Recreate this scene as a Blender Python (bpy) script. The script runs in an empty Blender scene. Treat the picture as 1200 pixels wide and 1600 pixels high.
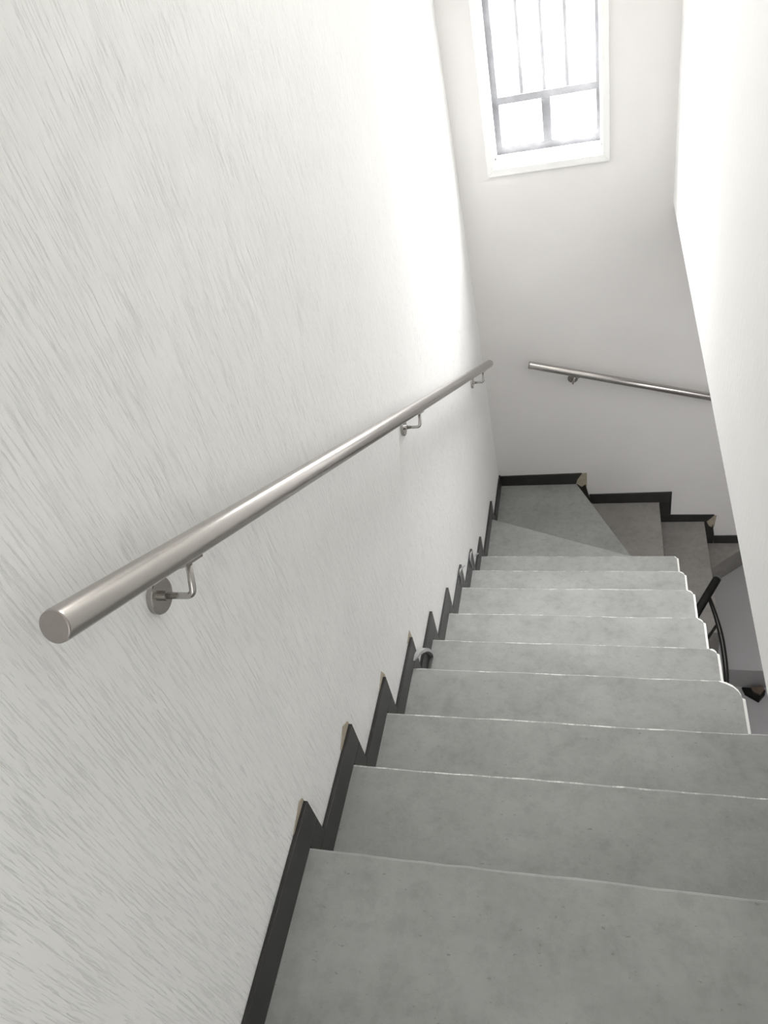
import bpy, bmesh, math, random
from mathutils import Matrix, Vector
random.seed(7)
S = bpy.context.scene
COL = S.collection

# ------------------------------------------------------------------ camera
CAM = Vector((0.6857526, -0.2963733, 1.7587593))
RIGHT = Vector((0.96016570, 0.19076695, -0.20418083))
DOWN = Vector((-0.01741938, -0.68841707, -0.72510585))
FWD = Vector((-0.27888780, 0.69977847, -0.65767141))
cd = bpy.data.cameras.new('camera'); cam = bpy.data.objects.new('camera', cd); COL.objects.link(cam)
m = Matrix.Identity(4)
# rows of the fitted rotation are the camera axes; Blender looks along -Z with +Y up
for i in range(3):
    m[i][0] = RIGHT[i]; m[i][1] = -DOWN[i]; m[i][2] = -FWD[i]; m[i][3] = CAM[i]
cam.matrix_world = m
cd.sensor_fit = 'VERTICAL'; cd.sensor_height = 36.0; cd.lens = 1181.68 / 1600 * 36.0
cd.clip_start = 0.02
S.camera = cam

# ------------------------------------------------------------------ light
w = bpy.data.worlds.new('World'); S.world = w; w.use_nodes = True
bg = w.node_tree.nodes['Background']
wn = w.node_tree
_tc = wn.nodes.new('ShaderNodeTexCoord'); _sx = wn.nodes.new('ShaderNodeSeparateXYZ'); _mr = wn.nodes.new('ShaderNodeMapRange')
wn.links.new(_tc.outputs['Generated'], _sx.inputs[0]); wn.links.new(_sx.outputs['Z'], _mr.inputs['Value'])
_mr.interpolation_type = 'LINEAR'
_mr.inputs['From Min'].default_value = -0.04; _mr.inputs['From Max'].default_value = 0.75
_mr.inputs['To Min'].default_value = 3.0; _mr.inputs['To Max'].default_value = 51.0     # pale sunlit ground below, bright overcast sky above
wn.links.new(_mr.outputs[0], bg.inputs['Strength'])
bg.inputs['Color'].default_value = (1.0, 1.0, 1.0, 1)
def area(name, loc, rot, sx, sy, power, color=(1, 1, 1), portal=False):
    l = bpy.data.lights.new(name, 'AREA'); l.shape = 'RECTANGLE'; l.size = sx; l.size_y = sy
    l.energy = power; l.color = color
    if portal: l.cycles.is_portal = True
    o = bpy.data.objects.new(name, l); COL.objects.link(o); o.location = loc; o.rotation_euler = rot
    return o
area('window_portal', (0.455, 3.86, 1.05), (math.radians(-90), 0, 0), 0.6, 1.4, 1, portal=True)
area('added_stair_fill', (0.5, 1.75, 2.68), (0, 0, 0), 0.7, 1.2, 10, (1.0, 0.98, 0.95))  # added overhead fill for treads and upper walls, no known lamp there
area('added_landing_fill', (0.5, -1.56, 1.35), (math.radians(90), 0, 0), 0.8, 1.5, 6.0, (1.0, 1.0, 1.0))  # soft fill added behind the camera, the near wall has no opening
area('added_lower_fill', (1.8, 2.2, 0.05), (0, 0, 0), 0.7, 0.9, 8, (1.0, 0.99, 0.98))  # unseen fill added under the slab to brighten the lower stairwell
S.view_settings.view_transform = 'Standard'; S.view_settings.look = 'None'
S.view_settings.gamma = 1.0; S.view_settings.use_curve_mapping = False
S.view_settings.exposure = 0.43
S.cycles.max_bounces = 14; S.cycles.diffuse_bounces = 8; S.cycles.sample_clamp_indirect = 8

# ------------------------------------------------------------------ materials
def mat(name):
    m = bpy.data.materials.new(name); m.use_nodes = True
    nt = m.node_tree; return m, nt, nt.nodes['Principled BSDF']
def nd(nt, t, **kw):
    n = nt.nodes.new(t)
    for k, v in kw.items():
        if k in n.inputs: n.inputs[k].default_value = v
        else: setattr(n, k, v)
    return n
def coords(nt, scale, rot=(0, 0, 0)):
    tc = nd(nt, 'ShaderNodeTexCoord'); mp = nd(nt, 'ShaderNodeMapping')
    mp.inputs['Scale'].default_value = scale; mp.inputs['Rotation'].default_value = rot
    nt.links.new(tc.outputs['Object'], mp.inputs['Vector']); return mp.outputs['Vector']
def ramp(nt, src, stops):
    r = nd(nt, 'ShaderNodeValToRGB'); e = r.color_ramp.elements
    e[0].position, e[0].color = stops[0][0], (*stops[0][1], 1)
    e[1].position, e[1].color = stops[-1][0], (*stops[-1][1], 1)
    for p, c in stops[1:-1]:
        x = e.new(p); x.color = (*c, 1)
    nt.links.new(src, r.inputs['Fac']); return r.outputs['Color']
def g(v): return (v, v, v)
def noise(nt, vec, scale, detail=3, rough=.5):
    n = nd(nt, 'ShaderNodeTexNoise', Scale=scale, Detail=detail, Roughness=rough)
    nt.links.new(vec, n.inputs['Vector']); return n.outputs['Fac']
def math_(nt, op, a, b):
    n = nd(nt, 'ShaderNodeMath', operation=op)
    for i, x in enumerate((a, b)):
        if isinstance(x, (int, float)): n.inputs[i].default_value = x
        else: nt.links.new(x, n.inputs[i])
    return n.outputs[0]
def bump(nt, bs, h, strength, dist, prev=None):
    b = nd(nt, 'ShaderNodeBump', Strength=strength, Distance=dist)
    nt.links.new(h, b.inputs['Height'])
    if prev: nt.links.new(prev, b.inputs['Normal'])
    nt.links.new(b.outputs['Normal'], bs.inputs['Normal']); return b.outputs['Normal']

def mat_scraped(name, axis_scale, gouge, base=(.875, .875, .865)):
    """white plaster dragged vertically: short vertical gouges"""
    m, nt, bs = mat(name)
    gv = coords(nt, g(1))
    v = coords(nt, axis_scale)
    msk = ramp(nt, noise(nt, gv, 6.5, 3), [(.36, g(.25)), (.60, g(1))])
    go = ramp(nt, noise(nt, v, 1.0, 3, .6), [(.375, g(1)), (.44, g(0))])
    vb = coords(nt, tuple(q * 1.7 for q in axis_scale))
    go2 = ramp(nt, noise(nt, vb, 1.0, 3, .55), [(.36, g(1)), (.43, g(0))])
    msk2 = ramp(nt, noise(nt, gv, 14, 2), [(.45, g(.05)), (.60, g(.8))])
    dep = math_(nt, 'MAXIMUM', math_(nt, 'MULTIPLY', go, msk), math_(nt, 'MULTIPLY', go2, msk2))
    # the scraping fades out towards the window end, where the plaster was left smoother
    sep = nd(nt, 'ShaderNodeSeparateXYZ'); nt.links.new(gv, sep.inputs[0])
    fy = nd(nt, 'ShaderNodeMapRange'); nt.links.new(sep.outputs['Y'], fy.inputs['Value'])
    for k_, v_ in (('From Min', .5), ('From Max', 1.9), ('To Min', 1.0), ('To Max', .22)): fy.inputs[k_].default_value = v_
    dep = math_(nt, 'MULTIPLY', dep, fy.outputs[0])
    h = math_(nt, 'SUBTRACT', 1.0, dep)
    n1 = bump(nt, bs, h, gouge, .0060)
    bump(nt, bs, noise(nt, coords(nt, (40, 45, 22)), 1.2, 4), .22, .006, n1)
    c = ramp(nt, noise(nt, gv, 2.2, 4), [(.3, tuple(x * .965 for x in base)), (.7, base)])
    nt.links.new(c, bs.inputs['Base Color'])
    bs.inputs['Roughness'].default_value = .75
    return m
def mat_plain(name, base, rough=.8, bs_=.15):
    m, nt, bs = mat(name); gv = coords(nt, g(1))
    c = ramp(nt, noise(nt, gv, 2.5, 4), [(.3, tuple(x * .96 for x in base)), (.7, base)])
    nt.links.new(c, bs.inputs['Base Color']); bs.inputs['Roughness'].default_value = rough
    bump(nt, bs, noise(nt, gv, 25, 4), bs_, .004)
    return m
def mat_concrete(name, base=(.275, .279, .268), worn=False):
    m, nt, bs = mat(name); gv = coords(nt, g(1))
    d = tuple(x * .82 for x in base); l = tuple(min(1, x * 1.11) for x in base)
    c1 = ramp(nt, noise(nt, coords(nt, (.8, 1.3, 1)), 3.4, 6, .62), [(.30, d), (.5, base), (.70, l)])
    fine = ramp(nt, noise(nt, gv, 24, 6, .7), [(.36, g(.87)), (.52, g(1.0)), (.7, g(1.05))])
    mx = nd(nt, 'ShaderNodeMix', data_type='RGBA', blend_type='MULTIPLY'); mx.inputs[0].default_value = 1
    nt.links.new(c1, mx.inputs[6]); nt.links.new(fine, mx.inputs[7])
    out = mx.outputs[2]
    # dark trowel specks and small pale drips
    sp = ramp(nt, noise(nt, coords(nt, (60, 110, 60)), 1.0, 2), [(.24, g(1)), (.30, g(0))])
    mk = nd(nt, 'ShaderNodeMix', data_type='RGBA'); nt.links.new(math_(nt, 'MULTIPLY', sp, .5), mk.inputs[0])
    nt.links.new(out, mk.inputs[6]); mk.inputs[7].default_value = (.12, .12, .11, 1); out = mk.outputs[2]
    if worn:
        wn = ramp(nt, noise(nt, coords(nt, (9, 2.3, 2.3)), 1.3, 5, .8), [(.48, g(.05)), (.60, g(1))])
        m2 = nd(nt, 'ShaderNodeMix', data_type='RGBA'); nt.links.new(wn, m2.inputs[0])
        nt.links.new(out, m2.inputs[6]); m2.inputs[7].default_value = (.60, .60, .57, 1); out = m2.outputs[2]
    nt.links.new(out, bs.inputs['Base Color'])
    rr = ramp(nt, noise(nt, gv, 9, 4), [(.3, g(.5)), (.7, g(.68))])
    nt.links.new(rr, bs.inputs['Roughness'])
    n1 = bump(nt, bs, noise(nt, gv, 6, 5), .25, .01)
    bump(nt, bs, noise(nt, gv, 90, 3), .18, .002, n1)
    return m
def mat_steel(name, col=(.50, .475, .455), rough=.25):
    m, nt, bs = mat(name)
    bs.inputs['Metallic'].default_value = 1
    bs.inputs['Base Color'].default_value = (*col, 1); bs.inputs['Roughness'].default_value = rough
    return m
def mat_simple(name, col, rough=.5, metal=0, var=.12, sc=18):
    m, nt, bs = mat(name); gv = coords(nt, g(1))
    c = ramp(nt, noise(nt, gv, sc, 4), [(.3, tuple(x * (1 - var) for x in col)), (.7, tuple(min(1, x * (1 + var)) for x in col))])
    nt.links.new(c, bs.inputs['Base Color']); bs.inputs['Roughness'].default_value = rough
    bs.inputs['Metallic'].default_value = metal
    return m
M_left = mat_scraped('scraped_plaster', (40, 200, 8.0), 0.62)
M_right = mat_scraped('fine_scraped_plaster', (40, 120, 9), 0.05)
M_back = mat_plain('smooth_plaster', (.775, .76, .75), .85, .12)
M_ceil = mat_plain('ceiling_paint', (.82, .82, .80))
M_conc = mat_concrete('microcement')
M_edge = mat_concrete('worn_nosing', worn=True)
M_white = mat_plain('white_edge_paint', (.80, .80, .77), .6)
M_lowfloor = mat_plain('lower_floor_paint', (.36, .355, .36), .6)
M_skirt = mat_simple('charcoal_skirting', (.024, .023, .022), .33, 0, .25, 14)
M_tan = mat_simple('bare_plaster_glue', (.42, .37, .29), .9, 0, .15, 30)
M_peel = mat_simple('peeled_film', (.33, .33, .33), .45, 0, .1, 20)
M_steel = mat_steel('brushed_steel')
M_steel2 = mat_steel('polished_steel', (.46, .44, .42), .2)
M_cap = mat_simple('steel_end_cap', (.34, .31, .295), .42, .7, .06, 40)
M_frame = mat_plain('window_white_paint', (.86, .86, .845), .45, .05)
M_grille = mat_simple('grille_grey_paint', (.145, .148, .158), .5, 0, .15)
M_bar = mat_simple('pale_bar_paint', (.19, .19, .20), .5, 0, .1)
M_brown = mat_concrete('brown_lower_steps', (.245, .232, .218))  # slightly browner, darker tone for the lower turning steps
M_black = mat_simple('black_metal', (.008, .008, .007), .55, 0, .2)
M_black.node_tree.nodes['Principled BSDF'].inputs['Specular IOR Level'].default_value = .15
M_wood = mat_simple('dark_brown_wood', (.085, .06, .042), .6, 0, .25, 30)

m, nt, bs = mat('hazy_pane'); nt.nodes.remove(bs)
out = nt.nodes['Material Output']
tr = nd(nt, 'ShaderNodeBsdfTransparent'); tl = nd(nt, 'ShaderNodeBsdfTranslucent'); mx = nd(nt, 'ShaderNodeMixShader')
tl.inputs['Color'].default_value = (.95, .95, .97, 1)
hz = ramp(nt, noise(nt, coords(nt, g(1)), 9, 3), [(.3, g(.008)), (.7, g(.02))])
nt.links.new(hz, mx.inputs[0]); nt.links.new(tr.outputs[0], mx.inputs[1]); nt.links.new(tl.outputs[0], mx.inputs[2])
nt.links.new(mx.outputs[0], out.inputs[0]); M_pane = m

# ------------------------------------------------------------------ helpers
def link(name, bm, mats, parent=None, smooth=False, bevel=0):
    me = bpy.data.meshes.new(name)
    bmesh.ops.recalc_face_normals(bm, faces=bm.faces); bm.to_mesh(me); bm.free()
    for x in (mats if isinstance(mats, (list, tuple)) else [mats]): me.materials.append(x)
    if smooth:
        for p in me.polygons: p.use_smooth = True
    o = bpy.data.objects.new(name, me); COL.objects.link(o)
    if parent:
        o.parent = parent
        o.matrix_parent_inverse = Matrix.Translation(-parent.location)
    if bevel:
        b = o.modifiers.new('bevel', 'BEVEL'); b.width = bevel; b.segments = 2; b.limit_method = 'ANGLE'
    return o
def box(bm, x0, x1, y0, y1, z0, z1):
    vs = [bm.verts.new((x, y, z)) for x in (x0, x1) for y in (y0, y1) for z in (z0, z1)]
    for f in ((0, 1, 3, 2), (4, 6, 7, 5), (0, 4, 5, 1), (2, 3, 7, 6), (0, 2, 6, 4), (1, 5, 7, 3)):
        bm.faces.new([vs[i] for i in f])
def boxes(*b):
    bm = bmesh.new()
    for q in b: box(bm, *q)
    return bm
def prism(pts, axis, a0, a1):
    """polygon pts (in the two other axes, in xyz order) extruded along axis from a0 to a1"""
    bm = bmesh.new(); L = []
    for a in (a0, a1):
        r = []
        for p in pts:
            c = list(p); c.insert(axis, a); r.append(bm.verts.new(c))
        L.append(r)
    n = len(pts)
    bm.faces.new(L[0]); bm.faces.new(L[1][::-1])
    for i in range(n): bm.faces.new((L[0][i], L[0][(i + 1) % n], L[1][(i + 1) % n], L[1][i]))
    return bm
def tube(bm, path, r, seg=16, caps=True):
    path = [Vector(p) for p in path]; rings = []
    rr = r if isinstance(r, (list, tuple)) else [r] * len(path)
    up = None
    for i, p in enumerate(path):
        t = (path[min(i + 1, len(path) - 1)] - path[max(i - 1, 0)]).normalized()
        if up is None:
            up = t.cross(Vector((0, 0, 1)));
            if up.length < .1: up = t.cross(Vector((0, 1, 0)))
            up.normalize()
        else: up = (up - t * up.dot(t)).normalized()
        s = t.cross(up)
        rings.append([bm.verts.new(p + (up * math.cos(a) + s * math.sin(a)) * rr[i]) for a in [2 * math.pi * k / seg for k in range(seg)]])
    for A, B in zip(rings, rings[1:]):
        for k in range(seg): bm.faces.new((A[k], A[(k + 1) % seg], B[(k + 1) % seg], B[k]))
    if caps: bm.faces.new(rings[0]); bm.faces.new(rings[-1][::-1])
def bend(a, b, c, r, n=6):
    """rounded corner at b between a and c"""
    a, b, c = Vector(a), Vector(b), Vector(c); p = b + (a - b).normalized() * r; q = b + (c - b).normalized() * r
    return [a] + [p.lerp(b, t).lerp(b.lerp(q, t), t) for t in [k / n for k in range(n + 1)]] + [c]
def catmull(P, n=6):
    P = [Vector(p) for p in P]; o = []
    for i in range(len(P) - 1):
        a, b, c, d = P[max(i - 1, 0)], P[i], P[i + 1], P[min(i + 2, len(P) - 1)]
        for k in range(n):
            t = k / n
            o.append(.5 * ((2 * b) + (c - a) * t + (2 * a - 5 * b + 4 * c - d) * t * t + (-a + 3 * b - 3 * c + d) * t ** 3))
    return o + [P[-1]]
def empty(name, loc=(0, 0, 0)):
    o = bpy.data.objects.new(name, None); COL.objects.link(o); o.location = loc; return o
def struct(o): o['kind'] = 'structure'; return o
def tag(o, label, cat, group=None):
    o['label'] = label; o['category'] = cat
    if group: o['group'] = group
    return o

# ------------------------------------------------------------------ measured levels (metres)
N = [0.3721, 0.6713, 0.9581, 1.2630, 1.5380, 1.8294, 2.1270, 2.3974, 2.6658, 3.1400]      # nosings, first = landing edge
Z = [0.0568, -0.1030, -0.2957, -0.4850, -0.6788, -0.8658, -1.0346, -1.2067, -1.3832, -1.5468, -1.7124]
Z12, Z13, Z14, Z15, ZF = -1.895, -2.080, -2.290, -2.460, -2.640
YB = 3.6472; XR = 1.0426; ZR = 0.120; ZC = 2.75
XO = 1.335                                                              # nosing of the step below the turn
WX = [None, 1.10, 1.30, 1.108, 1.083, 1.078, 1.075, 1.070, 1.064]       # right ends of the straight steps

# ------------------------------------------------------------------ room shell
struct(link('wall_left', boxes((-.16, 0, -1.6, YB + .18, ZF - .2, ZC)), M_left))
wx0, wx1, wz0, wz1 = .186, .712, .398, 1.62
struct(link('wall_back', boxes((-.16, wx0, YB, YB + .18, ZF - .2, ZC), (wx1, 2.45, YB, YB + .18, ZF - .2, ZC),
                               (wx0, wx1, YB, YB + .18, ZF - .2, wz0), (wx0, wx1, YB, YB + .18, wz1, ZC)), M_back))
struct(link('wall_right', prism([(-1.6, Z[0]), (N[0], Z[0]), (N[0], ZR), (YB, ZR), (YB, ZC), (-1.6, ZC)], 0, XR, XR + .14), M_right))
struct(link('wall_near', boxes((-.16, XR + .14, -1.76, -1.6, Z[0] - .2, ZC)), M_back))
struct(link('ceiling', boxes((-.16, XR + .14, -1.76, YB + .18, ZC, ZC + .12)), M_ceil))
struct(link('wall_lower_near', boxes((-.16, 2.45, -1.76, -1.6, ZF - .2, Z[0] - .2)), M_back))
struct(link('wall_lower_right', boxes((2.3, 2.45, -1.6, YB, ZF - .2, ZR)), M_back))
struct(link('trim_upper_slab', boxes((XR + .14, 2.45, -1.76, YB, ZR, ZR + .12)), M_ceil))
struct(link('floor_lower', boxes((0, 2.3, -1.6, YB, ZF - .15, ZF)), M_lowfloor))

# ------------------------------------------------------------------ concrete steps
def step_mesh(x1, y0, y1, z, zn, th=.15, R=.03, xs0=0.002, wave=.0022, th0=None):
    """one cast step with a slightly wavy chamfered nosing, painted right-hand lip and sloping soffit"""
    bm = bmesh.new(); xs = [xs0 + (x1 - R - xs0) * i / 22 for i in range(23)] if R else []
    xs += [x1 - R + R * math.sin(math.radians(a)) for a in (20, 40, 60, 75, 90)]
    rings = []; ph = random.uniform(0, 6)
    for i, x in enumerate(xs):
        dx = max(0, x - (x1 - R)); yo = y1 - (R - math.sqrt(max(0, R * R - dx * dx)))
        if dx == 0: yo += wave * (math.sin(x * 9 + ph) * .5 + random.uniform(-.6, .6))
        dz = random.uniform(-.0008, .0008)
        pr = [(y0, z), (yo - .045, z), (yo - (.013 if dx else .008), z + dz), (yo - .003, z - .0025), (yo, z - .009), (yo, zn),
              (yo, zn - th), (y0, (z if th0 is None else th0) - th)]
        rings.append([bm.verts.new((x, a, b)) for a, b in pr])
    n = 8
    for j in range(len(rings) - 1):
        for k in range(n):
            f = bm.faces.new((rings[j][k], rings[j][(k + 1) % n], rings[j + 1][(k + 1) % n], rings[j + 1][k]))
            if k in (2, 3): f.material_index = 1
            if j >= 22 and k in (2, 3, 4): f.material_index = 2
    bm.faces.new(rings[0])
    # painted right side: a thin rounded lip
    last = rings[-1]
    lip = [bm.verts.new((v.co.x + .009, v.co.y + 0, v.co.z - (.004 if k < 5 else 0))) for k, v in enumerate(last)]
    for k in range(n):
        f = bm.faces.new((last[k], last[(k + 1) % n], lip[(k + 1) % n], lip[k])); f.material_index = 2
    f = bm.faces.new(lip); f.material_index = 2
    return bm
struct(link('floor_landing', step_mesh(XR - .002, -1.6, N[0], Z[0], Z[1], R=.002, th0=Z[1]), [M_conc, M_conc, M_conc]))

stairs = empty('staircase', (0, N[0], ZF))
tag(stairs, 'grey microcement staircase descending past winder steps between white walls', 'staircase')
for k in range(1, 9):
    R = .062 if k == 3 else (.022 if k < 8 else .012)
    link('step', step_mesh(WX[k] - .009, N[k - 1], N[k], Z[k], Z[k + 1], R=R), [M_conc, M_edge, M_white], stairs)
y9 = N[8]; ax, ay = .935, 2.779
def winder(pts, z0, z1, name='step', mats=M_conc): return link(name, prism(pts, 2, z0, z1), mats, stairs, bevel=.004)
winder([(.002, y9), (1.060, y9), (1.060, 2.700), (ax, ay), (.002, 3.140)], Z[10] - .14, Z[9])
winder([(.002, 3.141), (ax - .001, ay + .001), (.512, YB - .002), (.002, YB - .002)], Z12 - .14, Z[10])
winder([(ax, ay + .002), (1.043, 2.701), (1.043, YB - .002), (.513, YB - .002)], Z13 - .14, Z12, mats=M_brown)
winder([(1.044, 2.701), (XO, 2.701), (XO, YB - .002), (1.044, YB - .002)], ZF, Z13, mats=M_brown)
winder([(XO + .001, 3.374), (XO + .001, YB - .002), (1.660, YB - .002)], ZF, Z14, mats=M_brown)
winder([(XO + .001, 2.713), (2.298, 2.713), (2.298, YB - .002), (1.662, YB - .002), (XO + .001, 3.373)], ZF, Z15, mats=M_lowfloor)

# ------------------------------------------------------------------ skirting strips
B, WV, T = .0912, .0685, .012
bl = struct(empty('baseboard_left', (0, N[0], Z[0])))
def strip(pts, lift=0.0): return link('skirting_strip', prism(pts, 0, 0.0005, T + lift), M_skirt, bl, bevel=.0015)
def J(): return random.uniform(-.004, .004)
y0 = -1.6
for k in range(10):
    e = N[k] + WV + J() * .5; top = Z[k] + B + J() * .5
    strip([(y0, Z[k] + .0008), (e, Z[k] + .0008), (e, top), (y0, top)])
    zt = Z[k] if k < 9 else Z[k]
    strip([(N[k] + .001, Z[k + 1] + B + .001), (e, Z[k + 1] + B + .001), (e, zt), (N[k] + .001, zt)])
    y0 = N[k] + .001
strip([(y0, Z[10] + .0008), (YB, Z[10] + .0008), (YB, Z[10] + B), (y0, Z[10] + B)])
def patch(pts, axis, a0, a1, parent): return link('bare_patch', prism(pts, axis, a0, a1), M_tan, parent)
patch([(0.426, 0.171), (0.439, 0.161), (0.442, 0.121), (0.409, 0.123), (0.37, 0.133), (0.358, 0.151), (.40, .163)], 0, .0002, .002, bl)
patch([(0.71, 0.024), (0.74, 0.001), (0.745, -0.031), (0.705, -0.027), (0.664, -0.023), (0.655, -0.006)], 0, .0002, .002, bl)
patch([(0.976, -0.200), (1.03, -0.180), (1.045, -0.218), (1.035, -0.30), (1.02, -.3), (1.004, -0.222)], 0, .0002, .002, bl)
patch([(1.29, -.385), (1.345, -.375), (1.352, -.42), (1.348, -.56), (1.33, -.56), (1.32, -.40)], 0, .0002, .002, bl)
def curl(pts, width, x0=.0125, th=.0045):
    """thin film peeled off the wall: a ribbon standing off the wall, bent in an arc (points are y, z)"""
    P = catmull([Vector((0, a, b)) for a, b in pts], 5); bm = bmesh.new(); rows = []; n = len(P)
    for i, p in enumerate(P):
        t = (P[min(i + 1, n - 1)] - P[max(i - 1, 0)]).normalized(); nn = Vector((0, -t.z, t.y)) * th
        k = 1 - .75 * abs(2 * i / (n - 1) - 1) ** 2; wd = width * k; q = nn * k
        rows.append([bm.verts.new((x0 + dx, p.y + q.y * s_, p.z + q.z * s_)) for dx, s_ in ((0, -.5), (wd, -.5), (wd * .9, .5), (0, .5))])
    for a, b in zip(rows, rows[1:]):
        for k in range(4): bm.faces.new((a[k], a[(k + 1) % 4], b[(k + 1) % 4], b[k]))
    bm.faces.new(rows[0]); bm.faces.new(rows[-1][::-1])
    return link('peeled_film', bm, M_peel, bl)
curl([(1.273, -0.46), (1.315, -0.472), (1.385, -0.543), (1.435, -0.630), (1.460, -0.70)], .024, th=.012)
curl([(2.12, -1.017), (2.121, -0.947), (2.134, -0.925), (2.186, -0.959), (2.25, -1.01)], .007, th=.008)
curl([(2.402, -1.2), (2.373, -1.119), (2.391, -1.09), (2.425, -1.101), (2.470, -1.135)], .007, th=.008)
curl([(2.477, -1.191), (2.532, -1.228), (2.597, -1.289)], .007, th=.008)

bb = struct(empty('baseboard_back', (0, YB, Z[10])))
def bstrip(pts): return link('skirting_strip', prism(pts, 1, YB - T, YB - .0005), M_skirt, bb, bevel=.0015)
bstrip([(T, Z[10] + .001), (.511, Z[10] + .001), (.521, -1.672), (.552, -1.622), (T, -1.628)])
bstrip([(.516, Z[10] - .001), (.548, -1.745), (.572, -1.722), (.590, -1.822), (.612, -1.893), (.516, -1.893)])
bstrip([(.594, -1.814), (1.120, -1.808), (1.120, -1.894), (.613, -1.894)])
bstrip([(1.045, -1.896), (1.120, -1.896), (1.120, -2.015), (1.045, -2.015)])
bstrip([(1.046, -2.016), (1.395, -2.022), (1.352, -2.079), (1.046, -2.079)])
bstrip([(1.337, -2.082), (1.352, -2.088), (1.369, -2.128), (1.386, -2.140), (1.392, -2.112), (1.408, -2.220), (1.404, -2.289), (1.337, -2.289)])
bstrip([(1.409, -2.222), (1.72, -2.222), (1.72, -2.458), (1.661, -2.458), (1.661, -2.289), (1.409, -2.289)])
bstrip([(1.721, -2.380), (2.298, -2.380), (2.298, -2.458), (1.721, -2.458)])
patch([(.508, -1.712), (.545, -1.628), (.583, -1.622), (.581, -1.740), (.547, -1.760), (.516, -1.745)], 1, YB - .004, YB - .0006, bb)
patch([(1.345, -2.092), (1.392, -2.030), (1.410, -2.032), (1.402, -2.140), (1.371, -2.150)], 1, YB - .004, YB - .0006, bb)

# ------------------------------------------------------------------ window
win = struct(empty('window_1', (.45, YB, wz0)))
X0, X1, ZB, ZT = .155, .744, .364, 1.66
def wpart(name, bm, mt, bev=.003): return link(name, bm, mt, win, bevel=bev)
wpart('casing', prism([(X0, ZB), (X0 + .033, ZB + .036), (X0 + .033, ZT - .036), (X0, ZT)], 1, YB - .016, YB), M_frame)
wpart('casing', prism([(X1, ZB), (X1 - .033, ZB + .036), (X1 - .033, ZT - .036), (X1, ZT)], 1, YB - .016, YB), M_frame)
wpart('casing', prism([(X0, ZB), (X1, ZB), (X1 - .033, ZB + .036), (X0 + .033, ZB + .036)], 1, YB - .016, YB), M_frame)
wpart('casing', prism([(X0, ZT), (X1, ZT), (X1 - .033, ZT - .036), (X0 + .033, ZT - .036)], 1, YB - .016, YB), M_frame)
wpart('window_sill', boxes((wx0, wx1, YB + .001, YB + .10, wz0 - .001, wz0 + .012)), M_frame, .002)
YG = YB + .085
wpart('sash_rail', boxes((wx0, wx1, YG, YG + .03, wz0 + .012, wz0 + .026)), M_frame)
wpart('sash_stile', boxes((wx0, wx0 + .010, YG, YG + .03, wz0 + .012, wz1)), M_frame)
wpart('sash_stile', boxes((wx1 - .010, wx1, YG, YG + .03, wz0 + .012, wz1)), M_frame)
wpart('sash_rail', boxes((wx0, wx1, YG, YG + .03, wz1 - .02, wz1)), M_frame)
wpart('window_pane', boxes((wx0 + .01, wx1 - .01, YG + .012, YG + .016, wz0 + .026, wz1 - .02)), M_pane, 0)

gr = empty('window_grille', (.45, YB + .15, wz0))
tag(gr, 'grey metal security grille of vertical bars seen behind the hazy window pane', 'grille')
GY = YB + .135
gx0, gx1 = .182, .706
def gpart(name, bm, mt=M_grille): return link(name, bm, mt, gr, bevel=.002)
gpart('frame_stile', boxes((gx0, gx0 + .042, GY, GY + .03, .360, 1.66)))
gpart('frame_stile', boxes((gx1 - .020, gx1 + .004, GY, GY + .03, .360, 1.66)))
gpart('frame_rail', boxes((gx0 + .042, gx1 - .020, GY, GY + .03, .360, .454)))
gpart('cross_rail', boxes((gx0 + .042, gx1 - .020, GY, GY + .03, .650, .684)))
gpart('frame_rail', boxes((gx0 + .042, gx1 - .020, GY, GY + .03, 1.62, 1.66)))
gpart('mullion', boxes((.430, .472, GY, GY + .03, .454, .650)))
for x in (.340, .448, .556):
    bm = bmesh.new(); tube(bm, [(x, GY + .015, .684), (x, GY + .015, 1.62)], .0095, 12)
    link('bar', bm, M_bar, gr, smooth=True)

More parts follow.
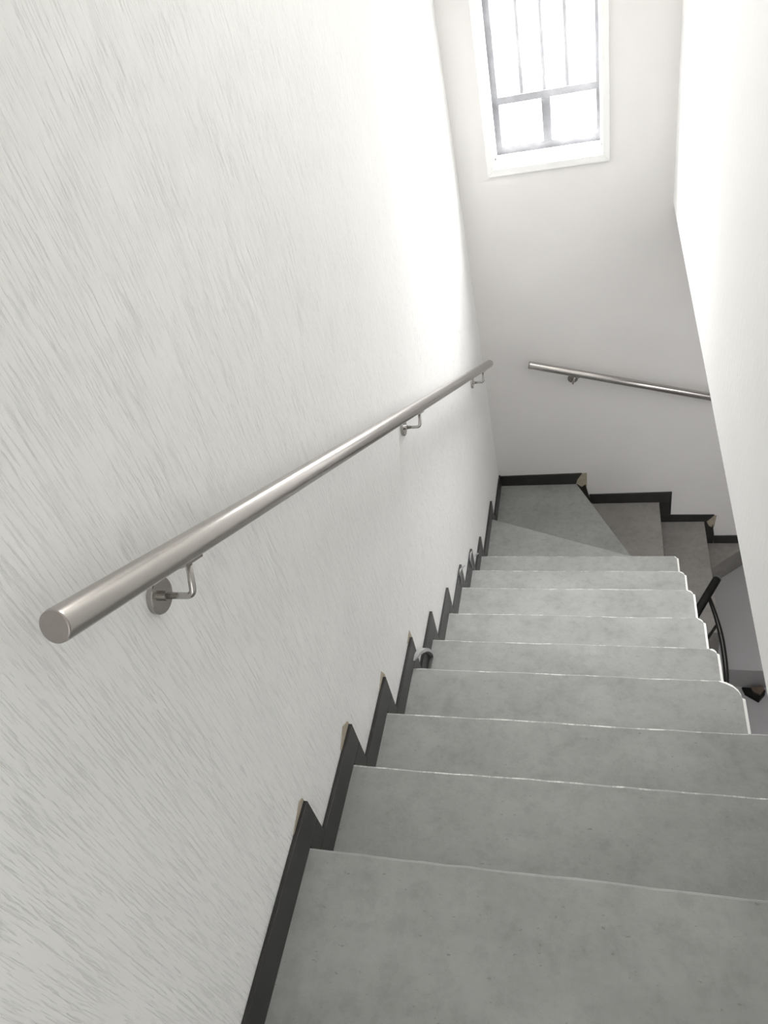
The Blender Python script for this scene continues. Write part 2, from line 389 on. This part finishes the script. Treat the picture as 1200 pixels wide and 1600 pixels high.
# ------------------------------------------------------------------ handrails
def handrail(a, b, wall, plates, label, r=.0222):
    """a, b: rail axis ends; wall: unit vector from the wall into the room; plates: parameter of each bracket"""
    a, b, wl = Vector(a), Vector(b), Vector(wall); d = (b - a).normalized()
    root = empty('handrail', tuple(a)); tag(root, label, 'handrail', None)
    bm = bmesh.new(); tube(bm, [a + d * .003, a + d * .006, b - d * .006, b - d * .003], [r - .001, r, r, r - .001], 40)
    link('rail_tube', bm, M_steel, root, smooth=True).modifiers.new('s', 'EDGE_SPLIT')
    for p, s in ((a, 1), (b, -1)):
        bm = bmesh.new(); tube(bm, [p, p + d * s * .001, p + d * s * .0045], [r - .0025, r - .001, r - .001], 32)
        link('end_cap', bm, M_cap, root).data.update()
    nrm = (Vector((0, 0, 1)) - d * d.z).normalized()
    for (t, dist, hh) in plates:       # arm leaves the wall level and rises square to the tube
        c = a + (b - a) * t; elbow = c - nrm * hh; base = elbow - wl * dist
        br = bmesh.new()
        tube(br, [base + wl * .0005, base + wl * .0085, base + wl * .010], [.0305, .0305, .0290], 36)
        pl = link('wall_plate', br, M_steel2, root)
        arm = bmesh.new()
        topc = c - nrm * (r + .001)
        pth = bend(base + wl * .010, elbow, topc, .014, 8)
        tube(arm, pth, .0056, 14)
        ar = link('bracket_arm', arm, M_steel2, root, smooth=True)
        col = bmesh.new(); tube(col, [base + wl * .010, base + wl * .019], .0085, 16)
        c1 = link('collar', col, M_steel2, ar)
        sd = bmesh.new()   # saddle plate welded under the tube
        s0 = c - d * .026; s1 = c + d * .026
        up = (Vector((0, 0, 1)) - d * d.z).normalized(); sx = d.cross(up)
        prof = [(-.011, -r * .86 - .004), (0, -r - .004), (.011, -r * .86 - .004), (.011, -r * .86 + .002), (-.011, -r * .86 + .002)]
        L = [[sd.verts.new(q + sx * u + up * v) for u, v in prof] for q in (s0, s1)]
        sd.faces.new(L[0]); sd.faces.new(L[1][::-1])
        for i in range(5): sd.faces.new((L[0][i], L[0][(i + 1) % 5], L[1][(i + 1) % 5], L[1][i]))
        link('saddle_plate', sd, M_steel2, ar)
    return root
XL = .066
A = (XL, .156, 1.158); Bp = (XL, 3.475, -.622)
def tl_(y): return (y - A[1]) / (Bp[1] - A[1])
handrail(A, Bp, (1, 0, 0), [(tl_(.387 + .0375), XL, .080), (tl_(1.815 + .034), XL, .072), (tl_(3.194 + .037), XL, .078)],
         'long brushed steel handrail sloping down the scraped left wall')
A2 = (.277, YB - .07, -.714); B2 = (1.78, YB - .07, -1.163)
handrail(A2, B2, (0, -1, 0), [((.545 - A2[0]) / (B2[0] - A2[0]), .07, .080), ((1.62 - A2[0]) / (B2[0] - A2[0]), .07, .080)],
         'short steel handrail on the back wall above the winder steps')

# ------------------------------------------------------------------ lower stairwell
rl = empty('metal_railing', (1.12, 2.50, ZF))
tag(rl, 'black tubular railing end with thin bowed rods, right of the steps in the lower stairwell', 'railing')
zr = -1.8
bm = bmesh.new(); a = Vector((1.309, 2.871, zr)); b = Vector((1.110, 2.490, zr)); tube(bm, [a, a.lerp(b, .02), b], [.020, .023, .023], 20)
link('rail_tube', bm, M_black, rl, smooth=True)
bm = bmesh.new(); dd = (a - b).normalized(); tube(bm, [a, a + dd * .008, a + dd * .012], [.0235, .0235, .019], 20)
link('end_cap', bm, M_grille, rl)
for q in ([(1.247, 2.739), (1.258, 2.66), (1.268, 2.586), (1.275, 2.498), (1.279, 2.411), (1.279, 2.307), (1.275, 2.20), (1.268, 2.10)],
          [(1.257, 2.739), (1.272, 2.65), (1.283, 2.573), (1.291, 2.498), (1.295, 2.412), (1.294, 2.287), (1.288, 2.19), (1.277, 2.10)]):
    bm = bmesh.new(); tube(bm, catmull([(x, y, zr) for x, y in q], 4), .0058, 8); link('bowed_rod', bm, M_black, rl, smooth=True)
bm = bmesh.new(); tube(bm, [(1.268, 2.528, zr), (1.176, 2.375, zr)], .008, 10); link('crossbar', bm, M_black, rl, smooth=True)
bm = bmesh.new(); tube(bm, [(1.12, 2.50, zr), (1.270, 2.10, zr)], .009, 10); link('stretcher', bm, M_black, rl, smooth=True)
for x, y in ((1.12, 2.50), (1.270, 2.10)):
    bm = bmesh.new(); tube(bm, [(x, y, zr), (x, y, ZF)], .014, 14); link('post', bm, M_black, rl, smooth=True)

# wedge-shaped block with a black underside on the lower floor
c = [(1.500, 2.700), (1.512, 2.652), (1.583, 2.600), (1.626, 2.655), (1.612, 2.690), (1.560, 2.692)]
h = [.018, .018, .040, .055, .055, .030]
def slab(pts, z0, z1s):
    bm = bmesh.new(); lo = [bm.verts.new((x, y, z0)) for x, y in pts]; hi = [bm.verts.new((x, y, z)) for (x, y), z in zip(pts, z1s)]
    n = len(pts); bm.faces.new(lo); 
    cx = sum(p[0] for p in pts) / n; cy = sum(p[1] for p in pts) / n; ct = bm.verts.new((cx, cy, sum(z1s) / n + .004))
    for i in range(n):
        bm.faces.new((lo[i], lo[(i + 1) % n], hi[(i + 1) % n], hi[i])); bm.faces.new((hi[i], hi[(i + 1) % n], ct))
    return bm
wd = empty('wedge_block', (1.56, 2.65, ZF)); tag(wd, 'small dark brown wedge block lying on the lower floor beside the right wall edge', 'block')
link('base', slab(c, ZF + .0005, [ZF + x for x in h]), M_black, wd, bevel=.003)
c2 = [(1.546, 2.686), (1.556, 2.650), (1.590, 2.622), (1.618, 2.656), (1.606, 2.684), (1.570, 2.688)]
link('top', slab(c2, ZF + .03, [ZF + x for x in (.045, .05, .062, .070, .070, .052)]), M_wood, wd, bevel=.003)
